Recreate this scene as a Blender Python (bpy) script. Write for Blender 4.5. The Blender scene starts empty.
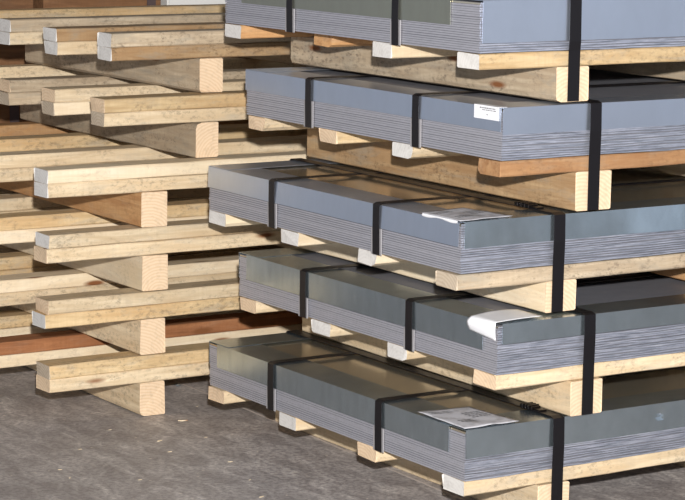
import bpy, bmesh, math, random
from mathutils import Vector, Matrix, noise

rnd = random.Random(7)
COL = bpy.context.scene.collection

# ------------------------------------------------------------------ materials
def srgb(r, g, b):
    f = lambda c: c / 12.92 if c <= .04045 else ((c + .055) / 1.055) ** 2.4
    return (f(r / 255), f(g / 255), f(b / 255), 1)

class NT:
    def __init__(self, name):
        self.m = bpy.data.materials.new(name); self.m.use_nodes = True
        self.t = self.m.node_tree; self.t.nodes.clear()
        self.out = self.n('ShaderNodeOutputMaterial'); self.b = self.n('ShaderNodeBsdfPrincipled')
        self.l(self.b.outputs[0], self.out.inputs[0])
    def n(self, typ, **kw):
        x = self.t.nodes.new(typ)
        for k, v in kw.items(): setattr(x, k, v)
        return x
    def l(self, a, b): self.t.links.new(a, b)
    def set(self, **kw):
        for k, v in kw.items(): self.b.inputs[k.replace('_', ' ')].default_value = v
    def coords(self, scale=(1, 1, 1), rand=True, off=(37, 53, 71)):
        tc = self.n('ShaderNodeTexCoord'); src = tc.outputs['Object']
        if rand:
            oi = self.n('ShaderNodeObjectInfo')
            mu = self.n('ShaderNodeVectorMath', operation='MULTIPLY_ADD')
            cb = self.n('ShaderNodeCombineXYZ')
            for i in range(3): self.l(oi.outputs['Random'], cb.inputs[i])
            self.l(cb.outputs[0], mu.inputs[0]); mu.inputs[1].default_value = off
            self.l(src, mu.inputs[2]); src = mu.outputs[0]
        mp = self.n('ShaderNodeMapping'); mp.inputs['Scale'].default_value = scale
        self.l(src, mp.inputs[0]); return mp.outputs[0]
    def noise(self, vec, scale, detail=4, rough=.55, dist=0):
        x = self.n('ShaderNodeTexNoise'); x.inputs['Scale'].default_value = scale
        x.inputs['Detail'].default_value = detail; x.inputs['Roughness'].default_value = rough
        x.inputs['Distortion'].default_value = dist
        self.l(vec, x.inputs['Vector']); return x.outputs['Fac']
    def ramp(self, fac, *stops):
        x = self.n('ShaderNodeValToRGB'); e = x.color_ramp.elements
        while len(e) < len(stops): e.new(.5)
        for q, (p, c) in zip(e, stops):
            q.position = p; q.color = c if len(c) == 4 else (*c, 1)
        self.l(fac, x.inputs[0]); return x.outputs[0]
    def mix(self, fac, a, b, mode='MIX'):
        x = self.n('ShaderNodeMix', data_type='RGBA', blend_type=mode)
        for s, v in ((x.inputs[0], fac), (x.inputs[6], a), (x.inputs[7], b)):
            if isinstance(v, (int, float, tuple)): s.default_value = v
            else: self.l(v, s)
        return x.outputs[2]
    def bump(self, h, strength=.3, dist=.002):
        x = self.n('ShaderNodeBump'); x.inputs['Strength'].default_value = strength
        x.inputs['Distance'].default_value = dist
        self.l(h, x.inputs['Height']); self.l(x.outputs[0], self.b.inputs['Normal'])

W_, K_ = (1, 1, 1, 1), (0, 0, 0, 1)

def wood(name, base, dark, warm, specks=.5, streak=.5, knots=True):
    t = NT(name)
    g = t.noise(t.coords((2.2, 26, 26)), 2.2, 6, .62, .6)           # fibres along the board
    broad = t.noise(t.coords((1.2, 5, 5)), 2.0, 3, .5)
    c = t.mix(t.ramp(g, (.36, K_), (.66, W_)), dark, base)
    c = t.mix(t.ramp(broad, (.45, K_), (.68, (streak,) * 3)), c, warm)
    st = t.noise(t.coords((1.6, 6, 6)), 4.2, 5, .7, .5)
    gy = (base[0] * .55 + .02) ; c = t.mix(t.ramp(st, (.5, K_), (.72, (min(1, specks * 1.1),) * 3)), c, (gy, gy * .88, gy * .68, 1))
    saw = t.noise(t.coords((60, 3, 3)), 2.0, 3, .6)
    c = t.mix(t.ramp(saw, (.4, (.22,) * 3), (.6, K_)), c, dark)
    sp = t.noise(t.coords((.75, 1.3, 1.3)), 75, 5, .78)
    msk = t.noise(t.coords((1, 1.8, 1.8)), 7, 5, .65)
    sm = t.mix(1.0, t.ramp(sp, (.5, K_), (.62, (specks,) * 3)), t.ramp(msk, (.43, K_), (.56, W_)), 'MULTIPLY')
    c = t.mix(sm, c, (base[0] * .3, base[1] * .28, base[2] * .28, 1))
    if knots:
        v = t.n('ShaderNodeTexVoronoi'); v.inputs['Scale'].default_value = 2.6
        t.l(t.coords((1.1, 4.2, 4.2)), v.inputs['Vector'])
        k = t.ramp(v.outputs['Distance'], (.06, W_), (.13, K_))
        c = t.mix(k, c, srgb(126, 78, 42))
    oi = t.n('ShaderNodeObjectInfo')
    hv = t.n('ShaderNodeHueSaturation')
    mr = t.n('ShaderNodeMapRange'); mr.inputs[3].default_value = .86; mr.inputs[4].default_value = 1.1
    t.l(oi.outputs['Random'], mr.inputs[0]); t.l(mr.outputs[0], hv.inputs['Value']); t.l(c, hv.inputs['Color']); hv.inputs['Saturation'].default_value = .97
    t.l(hv.outputs[0], t.b.inputs['Base Color'])
    t.set(Roughness=.8); t.b.inputs['Specular IOR Level'].default_value = .25
    t.bump(g, .35, .0015)
    return t.m

def endgrain(name, base, ring, amount=.7):
    t = NT(name)
    w = t.n('ShaderNodeTexWave', wave_type='RINGS', rings_direction='X')
    w.inputs['Scale'].default_value = 34; w.inputs['Distortion'].default_value = 2.5
    w.inputs['Detail'].default_value = 2; w.inputs['Detail Scale'].default_value = 1.2
    mp = t.coords((1, 1, 1), True, (0, -.11, .07))
    t.l(mp, w.inputs['Vector'])
    c = t.mix(t.ramp(w.outputs['Fac'], (.3, K_), (.8, (amount,) * 3)), base, ring)
    n = t.noise(t.coords((1, 1, 1)), 60, 4, .6)
    c = t.mix(t.ramp(n, (.5, K_), (.75, (.45,) * 3)), c, (base[0] * .6, base[1] * .58, base[2] * .55, 1))
    t.l(c, t.b.inputs['Base Color']); t.set(Roughness=.85); t.b.inputs['Specular IOR Level'].default_value = .2
    t.bump(n, .3, .001)
    return t.m

PINE = wood('pale_pine', srgb(226, 206, 172), srgb(198, 174, 138), srgb(212, 182, 140), .55, .5)
PINEY = wood('yellow_pine', srgb(218, 192, 148), srgb(186, 156, 112), srgb(204, 164, 112), .6, .6)
GREY = wood('weathered_pine', srgb(200, 182, 154), srgb(166, 146, 120), srgb(184, 160, 128), .8, .5)
BROWN = wood('brown_pine', srgb(184, 154, 114), srgb(150, 118, 82), srgb(164, 126, 84), .7, .5)
ORANGE = wood('orange_pine', srgb(206, 162, 110), srgb(172, 124, 78), srgb(190, 138, 84), .3, .6)
TAN = wood('tan_brown_pine', srgb(192, 150, 106), srgb(156, 112, 74), srgb(172, 126, 80), .4, .6)
RUST = wood('red_brown_pine', srgb(172, 116, 74), srgb(136, 86, 52), srgb(152, 98, 58), .25, .5)
CREAM = wood('cream_pine', srgb(232, 216, 188), srgb(214, 192, 158), srgb(222, 200, 160), .25, .4)
END_WAX = endgrain('waxed_end_grain', srgb(216, 212, 206), srgb(200, 194, 188), .3)
END_PINK = endgrain('fresh_end_grain', srgb(226, 200, 168), srgb(208, 174, 136), .45)
END_GREY = endgrain('weathered_end_grain', srgb(196, 180, 158), srgb(172, 152, 128), .5)

def steel(name, base, rough, bumpy=.1, streaks=.12, metal=1.0, spots=0.0, burr=False):
    t = NT(name)
    n = t.noise(t.coords((7, 12, 4)), 3, 4, .6)
    c = t.mix(t.ramp(n, (.35, K_), (.7, (streaks,) * 3)), base, (base[0] * .5, base[1] * .5, base[2] * .5, 1))
    if spots:
        s = t.noise(t.coords((1, 1, 1)), 55, 2, .5)
        c = t.mix(t.ramp(s, (.74, K_), (.77, (spots,) * 3)), c, (.85, .88, .9, 1))
    t.l(c, t.b.inputs['Base Color'])
    if burr:
        q = t.noise(t.coords((7, 7, 170)), 2.4, 4, .65)
        c = t.mix(t.ramp(q, (.36, (.65,) * 3), (.52, K_)), c, (base[0] * .25, base[1] * .3, base[2] * .33, 1))
        c = t.mix(t.ramp(q, (.56, K_), (.68, (.55,) * 3)), c, (.85, .87, .92, 1)); t.l(c, t.b.inputs['Base Color'])
    b = t.noise(t.coords((1, 1, 1)), 4.5, 2, .5)
    rr = t.noise(t.coords((9, 9, 9)), 2, 3, .6)
    mr = t.n('ShaderNodeMapRange'); mr.inputs[3].default_value = rough * .85; mr.inputs[4].default_value = rough * 1.2
    t.l(rr, mr.inputs[0]); t.l(mr.outputs[0], t.b.inputs['Roughness'])
    t.set(Metallic=metal); t.bump(b, bumpy, .01)
    return t.m

SHEET = steel('galvanised_sheet_end', srgb(192, 191, 198), .5, .05, .2, .6)
BURR = steel('sheared_sheet_edge', srgb(190, 193, 206), .45, .05, .3, .7, 0, True)
CORE = steel('stack_gaps', srgb(136, 136, 142), .6, .05, .2, .5)
TOP = steel('bright_top_sheet', srgb(226, 214, 190), .17, .06, .15, .85, .5)  # warm base colour imitates the timber reflected in the steel
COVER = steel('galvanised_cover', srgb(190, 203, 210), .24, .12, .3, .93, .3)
COVERB = steel('cover_daylight_reflection_tint', srgb(200, 208, 222), .33, .06, .08, .9)  # same galvanised cover, with reflected blue daylight put into the base colour
COVERG = steel('cover_dim_reflection_tint', srgb(158, 160, 148), .42, .06, .12, .8)  # same galvanised cover; darker green-grey base imitates the dimmer surroundings it reflects
STRAP = NT('black_strapping'); STRAP.set(Base_Color=srgb(22, 19, 22), Roughness=.42, Metallic=.3); STRAP = STRAP.m
SEAL = NT('dark_seal'); SEAL.set(Base_Color=srgb(40, 36, 36), Roughness=.35, Metallic=.8); SEAL = SEAL.m
GUARD = NT('cloudy_plastic_guard'); GUARD.set(Base_Color=srgb(150, 147, 148), Roughness=.35); GUARD = GUARD.m

def paper(name, base, blotch, amt):
    t = NT(name)
    n = t.noise(t.coords((1, 1, 1), False), 26, 4, .6)
    c = t.mix(t.ramp(n, (.48, K_), (.66, (amt,) * 3)), base, blotch)
    t.l(c, t.b.inputs['Base Color']); t.set(Roughness=.45)
    t.bump(t.noise(t.coords((1, 1, 1), False), 60, 3), .25, .002)
    return t.m
PAPER = paper('white_paper', srgb(236, 236, 238), srgb(220, 220, 224), .3)
SLEEVE = paper('paper_in_clear_sleeve', srgb(206, 205, 210), srgb(140, 137, 138), .7)
INK = NT('grey_ink'); INK.set(Base_Color=srgb(112, 110, 112), Roughness=.7); INK = INK.m

def floor_mat():
    t = NT('worn_concrete')
    co = lambda s: t.coords(s, False)
    big = t.noise(co((1, 1, 1)), 1.6, 5, .6)
    mid = t.noise(co((2.2, 1, 1)), 7, 6, .68, .8)
    fine = t.noise(co((1, 1, 1)), 70, 4, .7)
    c = t.mix(t.ramp(big, (.36, K_), (.66, W_)), srgb(168, 161, 157), srgb(200, 192, 187))
    c = t.mix(t.ramp(mid, (.40, (.5,) * 3), (.56, K_)), c, srgb(116, 108, 105))
    c = t.mix(t.ramp(mid, (.56, K_), (.74, (.75,) * 3)), c, srgb(236, 228, 219))
    c = t.mix(t.ramp(fine, (.42, (.5,) * 3), (.54, K_)), c, srgb(108, 102, 102))
    sp = t.noise(co((1, 1.6, 1)), 48, 2, .5)
    c = t.mix(t.ramp(sp, (.71, K_), (.75, (.8,) * 3)), c, srgb(232, 218, 198))
    scr = t.noise(co((2, 34, 1)), 2.2, 4, .65)
    c = t.mix(t.ramp(scr, (.62, K_), (.74, (.35,) * 3)), c, srgb(206, 197, 189))
    t.l(c, t.b.inputs['Base Color']); t.set(Roughness=.55)
    t.bump(fine, .25, .003)
    return t.m
FLOOR = floor_mat()
CRATE = wood('brown_crate_board', srgb(150, 108, 72), srgb(116, 80, 52), srgb(132, 92, 58), .15, .6, False)
BLUE = NT('blue_band'); BLUE.set(Base_Color=srgb(88, 72, 70), Roughness=.9); BLUE = BLUE.m
WHITEP = NT('white_panel_face'); WHITEP.set(Base_Color=srgb(238, 236, 230), Roughness=.6); WHITEP = WHITEP.m
WALL = NT('painted_wall'); WALL.set(Base_Color=srgb(140, 136, 130), Roughness=.8); WALL = WALL.m
LINE = NT('floor_joint'); LINE.set(Base_Color=srgb(190, 178, 168), Roughness=.8); LINE = LINE.m

# ------------------------------------------------------------------ helpers
def link(name, bm, mats, parent=None, smooth=False):
    me = bpy.data.meshes.new(name); bmesh.ops.recalc_face_normals(bm, faces=bm.faces); bm.to_mesh(me); bm.free()
    for m in (mats if isinstance(mats, (list, tuple)) else [mats]): me.materials.append(m)
    if smooth:
        for p in me.polygons: p.use_smooth = True
    o = bpy.data.objects.new(name, me); COL.objects.link(o)
    if parent: o.parent = parent
    return o

def tag(o, label, cat, group=None):
    o['label'] = label; o['category'] = cat
    if group: o['group'] = group
    return o

def empty(name, loc, rz=0):
    o = bpy.data.objects.new(name, None); COL.objects.link(o); o.empty_display_size = .1
    o.location = loc; o.rotation_euler.z = rz
    return o

def box(bm, x0, x1, y0, y1, z0, z1, mi=0):
    v = [bm.verts.new((x, y, z)) for x in (x0, x1) for y in (y0, y1) for z in (z0, z1)]
    for a in ((0, 1, 3, 2), (4, 6, 7, 5), (0, 4, 5, 1), (2, 3, 7, 6), (0, 2, 6, 4), (1, 5, 7, 3)):
        f = bm.faces.new([v[i] for i in a]); f.material_index = mi

def beam(L, w, h, seed, rough=.0012, cham=.003, wane=None, segs=None, droop=0):
    """sawn timber along +X from x=0, y 0..w, z 0..h; wane cuts one long arris: (corner, size)"""
    r = random.Random(seed); bm = bmesh.new(); segs = segs or max(6, int(L / .05))
    cs = []
    for ci, (cy, cz, sy, sz) in enumerate(((0, 0, 1, 1), (w, 0, -1, 1), (w, h, -1, -1), (0, h, 1, -1))):
        c = cham
        if wane and wane[0] == ci: c = wane[1]
        a, b = (cy, cz + sz * c), (cy + sy * c, cz)
        if ci in (1, 3): a, b = b, a
        cs += [a, b]
        if c > .01:                                           # round the waney edge
            mid = ((a[0] + b[0]) / 2 - sy * c * .22, (a[1] + b[1]) / 2 - sz * c * .22)
            cs.insert(len(cs) - 1, mid)
    off = Vector((r.random() * 50, r.random() * 50, r.random() * 50))
    rings = []
    for i in range(segs + 1):
        x = L * i / segs; ring = []
        for j, (y, z) in enumerate(cs):
            p = off + Vector((x * 7, j * 3.1, 0)); n1 = noise.noise(p); n2 = noise.noise(p + Vector((9, 9, 9)))
            ex = rough * 2 * r.uniform(-1, 1) if i in (0, segs) else 0
            ring.append(bm.verts.new((x + ex, y + n1 * rough, z + n2 * rough)))
        rings.append(ring)
    n = len(cs)
    for a, b in zip(rings, rings[1:]):
        for j in range(n): bm.faces.new((a[j], a[(j + 1) % n], b[(j + 1) % n], b[j]))
    for q in (rings[0], rings[-1]):
        f = bm.faces.new(q); f.material_index = 1
    return bm

def ribbon(path, width, thick, axis):
    """strap: 2D path offset by thickness, extruded along the third axis. axis 'y': path in (x,z); 'x': path in (y,z)"""
    bm = bmesh.new(); n = len(path); P = [Vector(p) for p in path]; nor = []
    for i in range(n):
        d = Vector((0, 0))
        if i: d += (P[i] - P[i - 1]).normalized()
        if i < n - 1: d += (P[i + 1] - P[i]).normalized()
        d.normalize(); nor.append(Vector((-d.y, d.x)))
    rows = []
    for i in range(n):
        row = []
        for q in (P[i], P[i] + nor[i] * thick):
            for s in (-.5, .5):
                row.append(bm.verts.new((q.x, s * width, q.y) if axis == 'y' else (s * width, q.x, q.y)))
        rows.append(row)
    for a, b in zip(rows, rows[1:]):
        for i, j in ((0, 1), (1, 3), (3, 2), (2, 0)): bm.faces.new((a[i], a[j], b[j], b[i]))
    for q in (rows[0], rows[-1]): bm.faces.new((q[0], q[1], q[3], q[2]))
    return bm

def grid_sheet(f, nu, nv, thick):
    """thin curved sheet through f(u,v) (0..1), given real thickness"""
    bm = bmesh.new(); V = [[bm.verts.new(f(i / nu, j / nv)) for j in range(nv + 1)] for i in range(nu + 1)]
    for i in range(nu):
        for j in range(nv): bm.faces.new((V[i][j], V[i + 1][j], V[i + 1][j + 1], V[i][j + 1]))
    bmesh.ops.recalc_face_normals(bm, faces=bm.faces)
    bmesh.ops.solidify(bm, geom=bm.faces[:], thickness=thick)
    return bm

# ------------------------------------------------------------------ setting
bm = bmesh.new(); box(bm, -5, 6, -6.5, 4.6, -.2, 0)
fl = link('floor', bm, FLOOR); fl['kind'] = 'structure'; fl['label'] = 'stained dark grey concrete floor'
bm = bmesh.new(); box(bm, -1.2, 6, 4.6, 4.75, -.2, 4.2)
wl = link('wall_back', bm, WALL); wl['kind'] = 'structure'; wl['label'] = 'plain grey wall behind the brown crates'
bm = bmesh.new()
pts = [(.175, -.6), (.196, .386), (.214, .95), (.2295, 1.48), (.24, 2.6)]
def linef(u, v):
    t = u * (len(pts) - 1); i = min(int(t), len(pts) - 2); q = Vector(pts[i]).lerp(Vector(pts[i + 1]), t - i)
    return (q.x + (v - .5) * .0065 + .002 * noise.noise(Vector((u * 40, 0, 0))), q.y, .0006)
ln = link('trim_1', grid_sheet(linef, 60, 1, .0005), LINE); ln['kind'] = 'structure'; ln['label'] = 'thin pale line on the floor beside the lowest bundle'

# ------------------------------------------------------------------ steel bundles
def wav(seed, x, amp, fr=6): return amp * noise.noise(Vector((x * fr, seed * 7.13, seed * 3.7)))

SL, SW = 2.5, 1.25            # sheet length (x), sheet width (y)
def bundle(k, x, y, rz, z0, zb, zt, skl, skf, ngap, fgap, fx0, cov_l, cov_f, runner_mat, runner_end, runner_w,
           board_mats, board_ends, board_dy, wanes, label, strap_y, strap_x, tilt_l=0., tilt_f=0.):
    SW = {1: 1.2675, 2: 1.2515, 3: 1.2445, 4: 1.2358, 5: 1.251}[k]
    root = empty('sheet_metal_bundle', (x, y, z0), rz)
    tag(root, label, 'sheet metal', 'strapped bundles of steel sheets in the right stack')
    b, t = zb - z0, zt - z0
    th = .038; rh = b - th
    # runners
    for i, (rx, ww) in enumerate(zip((runner_w[0], .905, 1.55, 2.2), (runner_w[1] - runner_w[0], .1, .095, .095))):
        wn = (1, .02) if (k == 5 and i == 0) else None
        bmr = beam(1.275, ww, rh - .0015, 100 * k + i, .0012, .003, {5: (1, .016)}.get(k) if i == 0 else None)
        m = runner_mat if i == 0 else (ORANGE if k == 3 else GREY)
        rx = .86 if (k == 3 and i == 1) else rx
        o = link('runner', bmr, [m, runner_end], root); o.rotation_euler.z = math.pi / 2; o.location = (rx + ww, .0, .0)
    # cross boards under the sheets
    for i, by in enumerate(board_dy):
        o = link('cross_board', beam(2.5, .092, th - .001, 1000 * k + i, .0014, .003, wanes[i]), [board_mats[i], board_ends[i]], root)
        o.location = (board_x.get((k, i), .002), by, rh - .0005)
    # sheets
    bmc = bmesh.new(); box(bmc, .0016, SL - .006, .006, SW - .006, b + .001, t - .003)
    stack = link('sheet_stack', bmc, CORE, root)
    n = 21; p = (t - b - .002) / n
    for i in range(n):
        last = i == n - 1
        jx, jy = rnd.uniform(-.0006, .0006), rnd.uniform(-.0022, .0022)
        tk = p * rnd.uniform(.56, .86); zz = b + .0005 + i * p
        bms = bmesh.new(); N = 40; rows = []
        for q in range(N + 1):
            xx = SL * q / N; wv = 0 if last else wav(k * 50 + i, xx, .0022, 5) + wav(k * 50 + i, xx, .0014, 17)
            yo = jy + wav(k * 90 + i, xx, .0015, 9); zf = zz + wv
            zl = zz if q == 0 else zf
            rows.append([bms.verts.new((xx + jx, yo, zl)), bms.verts.new((xx + jx, yo, zl + tk)),
                         bms.verts.new((xx + jx, .07, zz + tk)), bms.verts.new((xx + jx, SW + jy, zz + tk)),
                         bms.verts.new((xx + jx, SW + jy, zz)), bms.verts.new((xx + jx, .07, zz))])
        for A, B in zip(rows, rows[1:]):
            for j in range(6): bms.faces.new((A[j], A[(j + 1) % 6], B[(j + 1) % 6], B[j])).material_index = 1 if j == 0 else 0
        bms.faces.new(rows[0]); bms.faces.new(rows[-1])
        link('steel_sheet', bms, [TOP if last else SHEET, BURR], stack)
    # folded edge protectors (angle strips): left edge, front edge, far edge
    fw = .11; e = .0035; g = .0012
    def angle_left(y0, y1):
        def f(u, v):
            yy = y0 + (y1 - y0) * u
            if v <= .5:
                s = 1 - v * 2; return (-e + .001 * 0 + fw * s ** 1.0, yy, t + g) if s > .02 else (-e, yy, t + g)
            s = (v - .5) * 2
            return (-e - s * skl * math.tan(tilt_l) + wav(k, yy, .0016, 3.2) * s, yy, t + g - skl * s)
        return grid_sheet(f, 36, 8, .0012)
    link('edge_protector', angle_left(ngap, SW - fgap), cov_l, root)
    def angle_front(x0, x1):
        def f(u, v):
            xx = x0 + (x1 - x0) * u
            lift = wav(k * 3 + 1, xx, .003, 2.6) if k == 3 else wav(k * 3 + 1, xx, .0008, 3)
            if v <= .5:
                s = 1 - v * 2; return (xx, -e + fw * s, t + g + .0014 + (1 - s) * max(0, lift))
            s = (v - .5) * 2
            dent = 0
            if k == 1: dent = .0035 * math.exp(-((xx - .60) ** 2 + (s * skf - .028) ** 2) / .00012)
            if k == 3: dent = -.008 * s * math.exp(-((xx - .60) ** 2) / .006)
            if k == 5: dent = -.010 * s * math.exp(-((xx - .72) ** 2) / .006)
            return (xx, -e - s * skf * math.tan(tilt_f) + wav(k + 20, xx, .002, 3.4) * s + dent, t + g + .0014 + max(0, lift) - skf * s + wav(k + 40, xx, .0015, 4) * s)
        return grid_sheet(f, 240, 16, .0012)
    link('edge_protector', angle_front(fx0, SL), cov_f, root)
    def far(u, v):
        xx = SL * u
        if v <= .5: return (xx, SW + e - fw * (1 - v * 2), t + g + .0014)
        return (xx, SW + e, t + g + .0014 - skl * (v - .5) * 2)
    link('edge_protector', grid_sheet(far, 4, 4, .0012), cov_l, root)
    # straps across the left face, over the top
    for sy, ylean in strap_y:
        zt2 = t + g + .0032
        path = [(-e - .003, b - .003), (-e - .004, b + .5 * (t - b)), (-e - .0035, zt2 - .004), (.002, zt2), (.14, zt2), (.6, zt2), (2.4, zt2), (SL + e, zt2), (SL + e + .004, zt2 - .006), (SL + e + .004, b - .003)]
        s = link('strap', ribbon(path, .03, .0016, 'y'), STRAP, root); s.location.y = sy
        bmg = bmesh.new(); hgt = t - b - skl
        box(bmg, -e - .0022, -e + .0005, -.0205, .026, b - .003, b + hgt)
        gg = link('strap_guard', bmg, GUARD, s)
    # strap over the front, running lengthwise round the runner
    zt3 = t + g + .0050
    path = [(-e - .004, .002), (-e - .0045, rh), (-e - .005, b), (-e - .007, t - skf), (-e - .006, zt3 - .004), (.004, zt3), (.2, zt3), (1.1, zt3), (SW + e - .003, zt3), (SW + e + .004, zt3 - .006), (SW + .028, b), (SW + .028, .002)]
    s = link('strap', ribbon(path, .034, .0018, 'x'), STRAP, root); s.location.x = strap_x
    if k in (1, 3):
        bmg = bmesh.new(); y0, y1 = ((.075, .125) if k == 1 else (.09, .15))
        box(bmg, -.021, .008, y0, y1, zt3 + .0015, zt3 + .010)
        for q in (.25, .5, .75):
            yy = y0 + (y1 - y0) * q; box(bmg, -.024, .0105, yy - .003, yy + .003, zt3 + .001, zt3 + .0125)
        box(bmg, -.016, .008, y0 - .025, y0, zt3 + .0015, zt3 + .006)
        bmesh.ops.bevel(bmg, geom=bmg.edges[:], offset=.0008, segments=1, affect='EDGES')
        link('strap_seal', bmg, SEAL, s)
    return root, b, t

board_x = {(1, 3): -.006, (3, 0): -.012, (3, 3): .004, (4, 0): -.004, (2, 3): .0, (5, 2): .06, (4, 2): .012, (5, 3): -.002}
DEF = (.0, .392, .775, 1.158)
B = {}
SY = {1: ((.372, 0), (.912, 0)), 2: ((.372, 0), (.89, 0)), 3: ((.362, 0), (.882, 0)), 4: ((.362, 0), (.885, 0)), 5: ((.358, 0), (.88, 0))}
# k, x, y, yaw, z of runner foot, sheet bottom, sheet top, skirt left, skirt front, near gap, far gap, front start
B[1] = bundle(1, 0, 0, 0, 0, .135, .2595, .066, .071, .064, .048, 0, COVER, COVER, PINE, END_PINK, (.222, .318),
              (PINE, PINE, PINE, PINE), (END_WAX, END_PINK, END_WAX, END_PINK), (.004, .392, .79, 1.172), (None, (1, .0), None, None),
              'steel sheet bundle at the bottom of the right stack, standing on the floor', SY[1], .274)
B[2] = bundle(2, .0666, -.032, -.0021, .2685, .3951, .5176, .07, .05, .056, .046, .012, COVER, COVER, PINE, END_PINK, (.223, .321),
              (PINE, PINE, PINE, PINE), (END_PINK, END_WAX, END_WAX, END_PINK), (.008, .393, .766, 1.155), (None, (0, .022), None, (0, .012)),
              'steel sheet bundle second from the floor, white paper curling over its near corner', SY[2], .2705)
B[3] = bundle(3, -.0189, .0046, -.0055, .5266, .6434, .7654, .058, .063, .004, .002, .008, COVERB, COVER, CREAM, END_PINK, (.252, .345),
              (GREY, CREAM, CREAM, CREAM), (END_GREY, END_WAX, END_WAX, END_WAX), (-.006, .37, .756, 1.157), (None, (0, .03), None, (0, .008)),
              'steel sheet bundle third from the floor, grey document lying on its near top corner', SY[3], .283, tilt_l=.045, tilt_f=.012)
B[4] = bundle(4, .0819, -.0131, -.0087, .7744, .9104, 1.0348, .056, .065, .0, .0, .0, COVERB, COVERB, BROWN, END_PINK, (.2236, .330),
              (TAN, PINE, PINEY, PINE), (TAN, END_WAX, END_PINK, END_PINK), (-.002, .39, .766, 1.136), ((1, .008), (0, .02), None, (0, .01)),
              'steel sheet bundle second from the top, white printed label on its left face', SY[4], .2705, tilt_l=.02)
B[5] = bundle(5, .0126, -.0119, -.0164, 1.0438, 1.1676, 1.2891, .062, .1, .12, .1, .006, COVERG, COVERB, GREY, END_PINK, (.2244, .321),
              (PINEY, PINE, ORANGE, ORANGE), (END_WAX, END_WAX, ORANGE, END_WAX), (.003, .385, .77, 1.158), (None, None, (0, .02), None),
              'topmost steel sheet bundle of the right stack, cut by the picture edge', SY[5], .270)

# papers and labels on the bundles
def quad_paper(name, mat, root, c, z, amp, seed, thick=.0006):
    c = [Vector(p) for p in c]
    def f(u, v):
        q = (c[0].lerp(c[1], u)).lerp(c[3].lerp(c[2], u), v)
        h = z + .001 + amp * (.5 + .5 * noise.noise(Vector((u * 3, v * 3, seed))))
        return (q.x, q.y, h)
    return link(name, grid_sheet(f, 16, 16, thick), mat, root, True)
def print_rows(parent, c, z, amp, seed, blocks, rs):
    """small grey printed marks lying on the rippled paper"""
    r = random.Random(rs); c = [Vector(p) for p in c]; bm = bmesh.new()
    def P(u, v):
        q = (c[0].lerp(c[1], u)).lerp(c[3].lerp(c[2], u), v)
        return bm.verts.new((q.x, q.y, z + .0015 + amp * (.5 + .5 * noise.noise(Vector((u * 3, v * 3, seed))))))
    for u0, u1, v0, v1, n in blocks:
        for i in range(n):
            v = v0 + (v1 - v0) * i / n; h = (v1 - v0) / n * .55; u = u0
            while u < u1:
                e = min(u + r.uniform(.02, .06), u1)
                bm.faces.new((P(u, v), P(e, v), P(e, v + h), P(u, v + h))); u = e + r.uniform(.01, .02)
    link('print', bm, INK, parent)
r1, b1, t1 = B[1]
c1 = [(.0, .209), (.146, .193), (.1605, .0), (-.002, .0)]
p1 = quad_paper('document_sleeve', SLEEVE, r1, c1, t1 + .004, .004, 3)
print_rows(p1, c1, t1 + .004, .004, 3, ((.1, .5, .12, .24, 2), (.2, .45, .62, .76, 2), (.55, .9, .3, .6, 4)), 1)
p1['label'] = 'grey printed document in a clear sleeve'
r3, b3, t3 = B[3]
c3 = [(-.004, .166), (.132, .186), (.159, .012), (-.004, -.002)]
p3 = quad_paper('document_sleeve', SLEEVE, r3, c3, t3 + .004, .003, 8)
print_rows(p3, c3, t3 + .004, .003, 8, ((.12, .5, .15, .3, 2), (.2, .5, .6, .75, 2), (.6, .92, .35, .6, 3)), 2)
p3['label'] = 'grey printed document in a clear sleeve'
def fold3(u, v):
    yy = .005 + .15 * u; s = v
    return (-.007 - .002 * math.sin(s * 3), yy, t3 + .006 - s * (.006 + .002 * math.sin(u * 9)))
link('paper_fold', grid_sheet(fold3, 12, 4, .0005), PAPER, p3)
r2, b2, t2 = B[2]
def curl(u, v):
    # v: from the left edge hang (0) over the corner onto the top (1);  u: along the edge from near to far
    yy = -.002 + .104 * u
    if v < .5:
        s = 1 - v * 2; bulge = .010 * math.sin(math.pi * s) * (.2 + .8 * u)
        return (-.007 - bulge, yy + .006 * s * u, t2 + .008 + .004 * math.sin(math.pi * (1 - s)) - s * (.045 - .010 * u))
    s = (v - .5) * 2
    return (-.007 + s * .15, yy + s * .015, t2 + .008 + .004 * math.sin(math.pi * s) * (.3 + u))
p2 = link('document_paper', grid_sheet(curl, 14, 24, .0005), PAPER, r2, True); p2['label'] = 'white paper curling over the edge'
r4, b4, t4 = B[4]
bm = bmesh.new(); box(bm, -.0066, -.0052, .006, .108, t4 - .0295, t4 + .0022); box(bm, -.0066, .018, .006, .108, t4 + .0022, t4 + .0032)
p4 = link('shipping_label', bm, PAPER, r4); p4['label'] = 'white printed label folded over the top edge'
bm = bmesh.new(); rr = random.Random(4)
for z, x0, x1, h in ((t4 - .0015, .02, .085, .0028), (t4 - .0065, .018, .075, .0022), (t4 - .0175, .05, .056, .002)):
    yy = x0
    while yy < x1:
        w = rr.uniform(.003, .008); box(bm, -.0069, -.0066, yy, min(yy + w, x1), z - h, z); yy += w + rr.uniform(.0015, .003)
link('print', bm, INK, p4)

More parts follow.
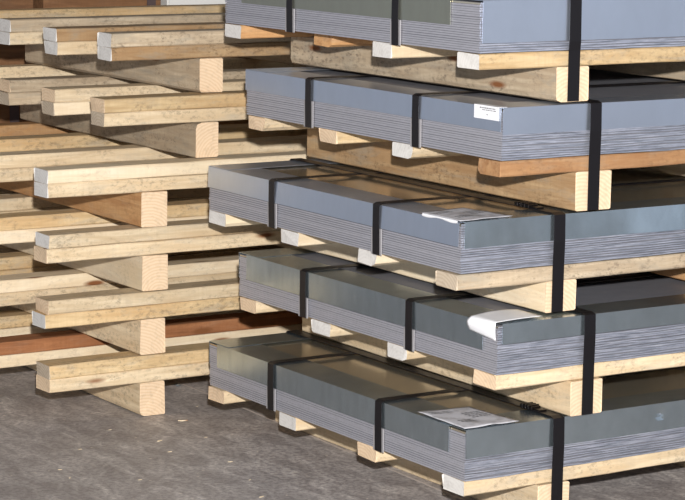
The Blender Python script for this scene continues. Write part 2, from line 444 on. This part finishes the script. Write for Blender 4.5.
# ------------------------------------------------------------------ empty skids, left stack
def skid(level, x, y, z, rz, cols, ends, rmat, rend, rx, rw, wane, label, dx=(0, 0, 0, 0), dy=(0, .385, .77, 1.165), sh=(0, 0)):
    rh = {6: .1025, 5: .1075, 4: .1075, 3: .1055, 2: .1075, 1: .104}[level]
    root = empty('wooden_skid', (x, y, z), rz)
    tag(root, label, 'pallet', 'empty wooden skids in the left stack')
    for i, xx in enumerate((rx, rx + .78, rx + 1.5, rx + 2.13)):
        o = link('runner', beam(1.262, rw, rh - .003, 7000 + level * 10 + i, .0012, .003, wane if i == 0 else None), [rmat if i == 0 else PINE, rend], root)
        o.rotation_euler.z = math.pi / 2; o.location = (xx + rw, .0, .002)
    for i in range(4):
        for j in range(2):
            a = random.Random(level * 31 + i * 7 + j)
            o = link('cross_board', beam(2.45, .09, .0395, 8000 + level * 100 + i * 10 + j, .0014, .0028), [cols[(i * 2 + j) % len(cols)], ends[(i * 2 + j) % len(ends)]], root)
            o.location = (dx[i] + (a.uniform(-.004, .004) if i else sh[j]), dy[i] + (a.uniform(-.004, .004) if i or j else 0), rh + .0005 + j * .04)
    return root
# board order: front lower, front upper, second lower, second upper, ...
skid(6, -.385, 1.518, 0, 0, (PINE, PINEY, CREAM, RUST, CREAM, PINEY, PINE, PINE), (END_PINK, END_GREY), PINE, END_PINK, .29, .082, (1, .014),
     'bottom empty skid of the left stack, standing on the floor')
skid(5, -.388, 1.518, .1835, 0, (PINEY, PINE, PINE, CREAM, PINEY, PINEY, PINE, PINE), (END_WAX, END_PINK), PINE, END_PINK, .295, .082, None,
     'empty skid second from the floor in the left stack', sh=(-.008, .004))
skid(4, -.384, 1.518, .372, 0, (PINE, PINE, CREAM, PINEY, PINE, PINE, PINE, GREY), (END_PINK, END_WAX), CREAM, END_PINK, .298, .086, None,
     'empty skid third from the floor in the left stack', sh=(-.003, .004))
skid(3, -.383, 1.518, .5605, 0, (PINE, CREAM, PINE, PINE, PINEY, PINEY, PINE, ORANGE), (END_WAX, END_WAX), ORANGE, END_PINK, .295, .085, None,
     'empty skid fourth from the floor in the left stack, shifted left of those above')
skid(2, -.18, 1.569, .747, -.01, (PINE, PINEY, CREAM, PINE, GREY, GREY, PINE, PINE), (END_GREY, END_PINK), GREY, END_PINK, .297, .075, (2, .02),
     'empty skid second from the top of the left stack', dx=(0, .002, .012, .01), dy=(0, .352, .7, 1.165))
skid(1, -.138, 1.607, .9355, -.012, (BROWN, GREY, PINE, BROWN, PINE, GREY, PINEY, PINEY), (END_WAX, END_WAX), GREY, END_PINK, .288, .078, (1, .008),
     'topmost empty skid of the left stack', dx=(0, -.047, -.006, .01), dy=(0, .27, .71, 1.18))

# ------------------------------------------------------------------ background goods
def crate(x0, x1, y0, y1, z0, z1, bands, label):
    root = empty('crate', ((x0 + x1) / 2, y0, z0)); tag(root, label, 'crate', 'brown crates in the background')
    cx = (x0 + x1) / 2; w = (x1 - x0) / 2; d = y1 - y0; h = z1 - z0
    bm = bmesh.new(); box(bm, -w + .012, w - .012, .012, d - .012, 0, h)
    bmesh.ops.bevel(bm, geom=bm.edges[:], offset=.004, segments=1, affect='EDGES')
    link('crate_body', bm, CRATE, root)
    for bx in bands:
        bm = bmesh.new(); box(bm, bx - cx - .018, bx - cx + .018, .008, .012, 0, h); box(bm, bx - cx - .018, bx - cx + .018, .008, d, h, h + .003)
        link('band', bm, BLUE, root)
    for zz in (.0, h - .1):
        bm = bmesh.new(); box(bm, -w, w, 0, .012, zz, zz + .09); link('batten', bm, CRATE, root)
    return root
crate(-.75, .475, 3.4, 4.3, 0, .98, (.37, -.3), 'low brown crate behind the left stack, nearest its left end')
crate(.49, 1.7, 3.4, 4.3, 0, .98, (.9, 1.4), 'low brown crate behind the left stack, towards the right stack')
crate(-.75, .475, 3.42, 4.3, .985, 1.9, (-.2,), 'upper brown crate behind the left stack, nearest its left end')
crate(.49, 1.0, 3.42, 4.3, .985, 1.9, (.945,), 'upper brown crate behind the left stack, next to the white panel')
bm = bmesh.new(); box(bm, 1.02, 1.68, 3.44, 3.7, .985, 1.7); bmesh.ops.bevel(bm, geom=bm.edges[:], offset=.006, segments=2, affect='EDGES')
tag(link('white_panel', bm, WHITEP), 'white panel standing behind the topmost empty skid, at the picture top', 'panel')

# ------------------------------------------------------------------ bits on the floor
chips = [(-.0086, 1.413, .03), (-.182, 1.227, .022), (-.218, 1.1, .014), (.12, 1.56, .012), (-.566, 1.07, .012), (-.2436, 1.417, .012), (-.18, .723, .01),
         (-.43, .868, .012), (-.13, .918, .014), (-.24, .5576, .018), (-.58, .979, .012), (-.42, 1.25, .012), (-.05, 1.2, .01)]
for i, (x, y, s) in enumerate(chips):
    r = random.Random(i); bm = bmesh.new(); n = 6
    for q in range(n):
        a, b_ = s * (q / n - .5), s * ((q + 1) / n - .5)
    prof = [(-.5, .05), (-.2, .16), (.15, .13), (.5, .03), (.2, -.1), (-.25, -.14)]
    lo = [bm.verts.new((s * px, s * py * r.uniform(.7, 1.3), .0005)) for px, py in prof]
    hi = [bm.verts.new((s * px * .92, s * py * .8, .0005 + s * r.uniform(.06, .12))) for px, py in prof]
    bm.faces.new(lo); bm.faces.new(hi)
    for q in range(6): bm.faces.new((lo[q], lo[(q + 1) % 6], hi[(q + 1) % 6], hi[q]))
    o = link('wood_chip', bm, CREAM); o.location = (x, y, 0); o.rotation_euler.z = r.uniform(-.7, .7)
    tag(o, 'tiny pale wood chip lying on the dark concrete floor', 'wood chip', 'wood chips scattered on the floor')
bm = bmesh.new(); bmesh.ops.create_icosphere(bm, subdivisions=2, radius=.008)
for v in bm.verts: v.co = Vector((v.co.x * 1.3, v.co.y * .8, v.co.z * .5 + .004 + .001 * noise.noise(v.co * 300)))
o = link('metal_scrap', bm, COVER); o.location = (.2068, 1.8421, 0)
tag(o, 'small shiny metal scrap on the floor behind the skid runner', 'metal scrap')

# ------------------------------------------------------------------ light
cam_loc = Vector((-3.2263, -4.5610, 1.5803))
R_, U_, F_ = Vector((.8469, -.5316, .0093)), Vector((.0753, .1372, .9877)), Vector((.5263, .8358, -.1562))
def area(name, loc, target, size, energy, color):
    l = bpy.data.lights.new(name, 'AREA'); l.shape = 'DISK'; l.size = size; l.energy = energy; l.color = color
    o = bpy.data.objects.new(name, l); COL.objects.link(o); o.location = loc
    o.rotation_euler = (Vector(target) - Vector(loc)).to_track_quat('-Z', 'Y').to_euler(); return o
area('flash', cam_loc + Vector((.05, -.03, .36)), (.2, .6, .6), .09, 600, (1, .985, .975))

w = bpy.data.worlds.new('daylight_hall'); bpy.context.scene.world = w; w.use_nodes = True
nt = w.node_tree; nt.nodes.clear()
out = nt.nodes.new('ShaderNodeOutputWorld'); bg = nt.nodes.new('ShaderNodeBackground')
tc = nt.nodes.new('ShaderNodeTexCoord'); sx = nt.nodes.new('ShaderNodeSeparateXYZ'); mr = nt.nodes.new('ShaderNodeMapRange'); rp = nt.nodes.new('ShaderNodeValToRGB')
mr.inputs[1].default_value = -1; mr.inputs[2].default_value = 1
nt.links.new(tc.outputs['Generated'], sx.inputs[0]); nt.links.new(sx.outputs['Z'], mr.inputs[0]); nt.links.new(mr.outputs[0], rp.inputs[0])
e = rp.color_ramp.elements
stops = [(.38, (.34, .37, .42, 1)), (.46, (.5, .56, .66, 1)), (.56, (.42, .46, .54, 1)), (.7, (.16, .165, .175, 1)), (1, (.11, .11, .11, 1))]
while len(e) < len(stops): e.new(.5)
for q, (p_, c_) in zip(e, stops): q.position = p_; q.color = c_
dt = nt.nodes.new('ShaderNodeVectorMath'); dt.operation = 'DOT_PRODUCT'; dt.inputs[1].default_value = (.53, -.845, 0)
m2 = nt.nodes.new('ShaderNodeMapRange'); m2.inputs[1].default_value = -1; m2.inputs[2].default_value = 1; m2.inputs[3].default_value = .75; m2.inputs[4].default_value = 1.2
nt.links.new(tc.outputs['Generated'], dt.inputs[0]); nt.links.new(dt.outputs['Value'], m2.inputs[0]); nt.links.new(m2.outputs[0], bg.inputs[1])
nt.links.new(rp.outputs[0], bg.inputs[0]); nt.links.new(bg.outputs[0], out.inputs[0])

# ------------------------------------------------------------------ camera
cd = bpy.data.cameras.new('camera'); co = bpy.data.objects.new('camera', cd); COL.objects.link(co)
cd.sensor_fit = 'HORIZONTAL'; cd.sensor_width = 36; cd.lens = 2376.64 / 685 * 36; cd.clip_start = .05
M = Matrix((R_, U_, -F_)).transposed().to_4x4(); M.translation = cam_loc; co.matrix_world = M
sc = bpy.context.scene; sc.camera = co
sc.view_settings.view_transform = 'Standard'; sc.view_settings.look = 'None'; sc.view_settings.gamma = 1
sc.view_settings.use_curve_mapping = False; sc.view_settings.exposure = 0
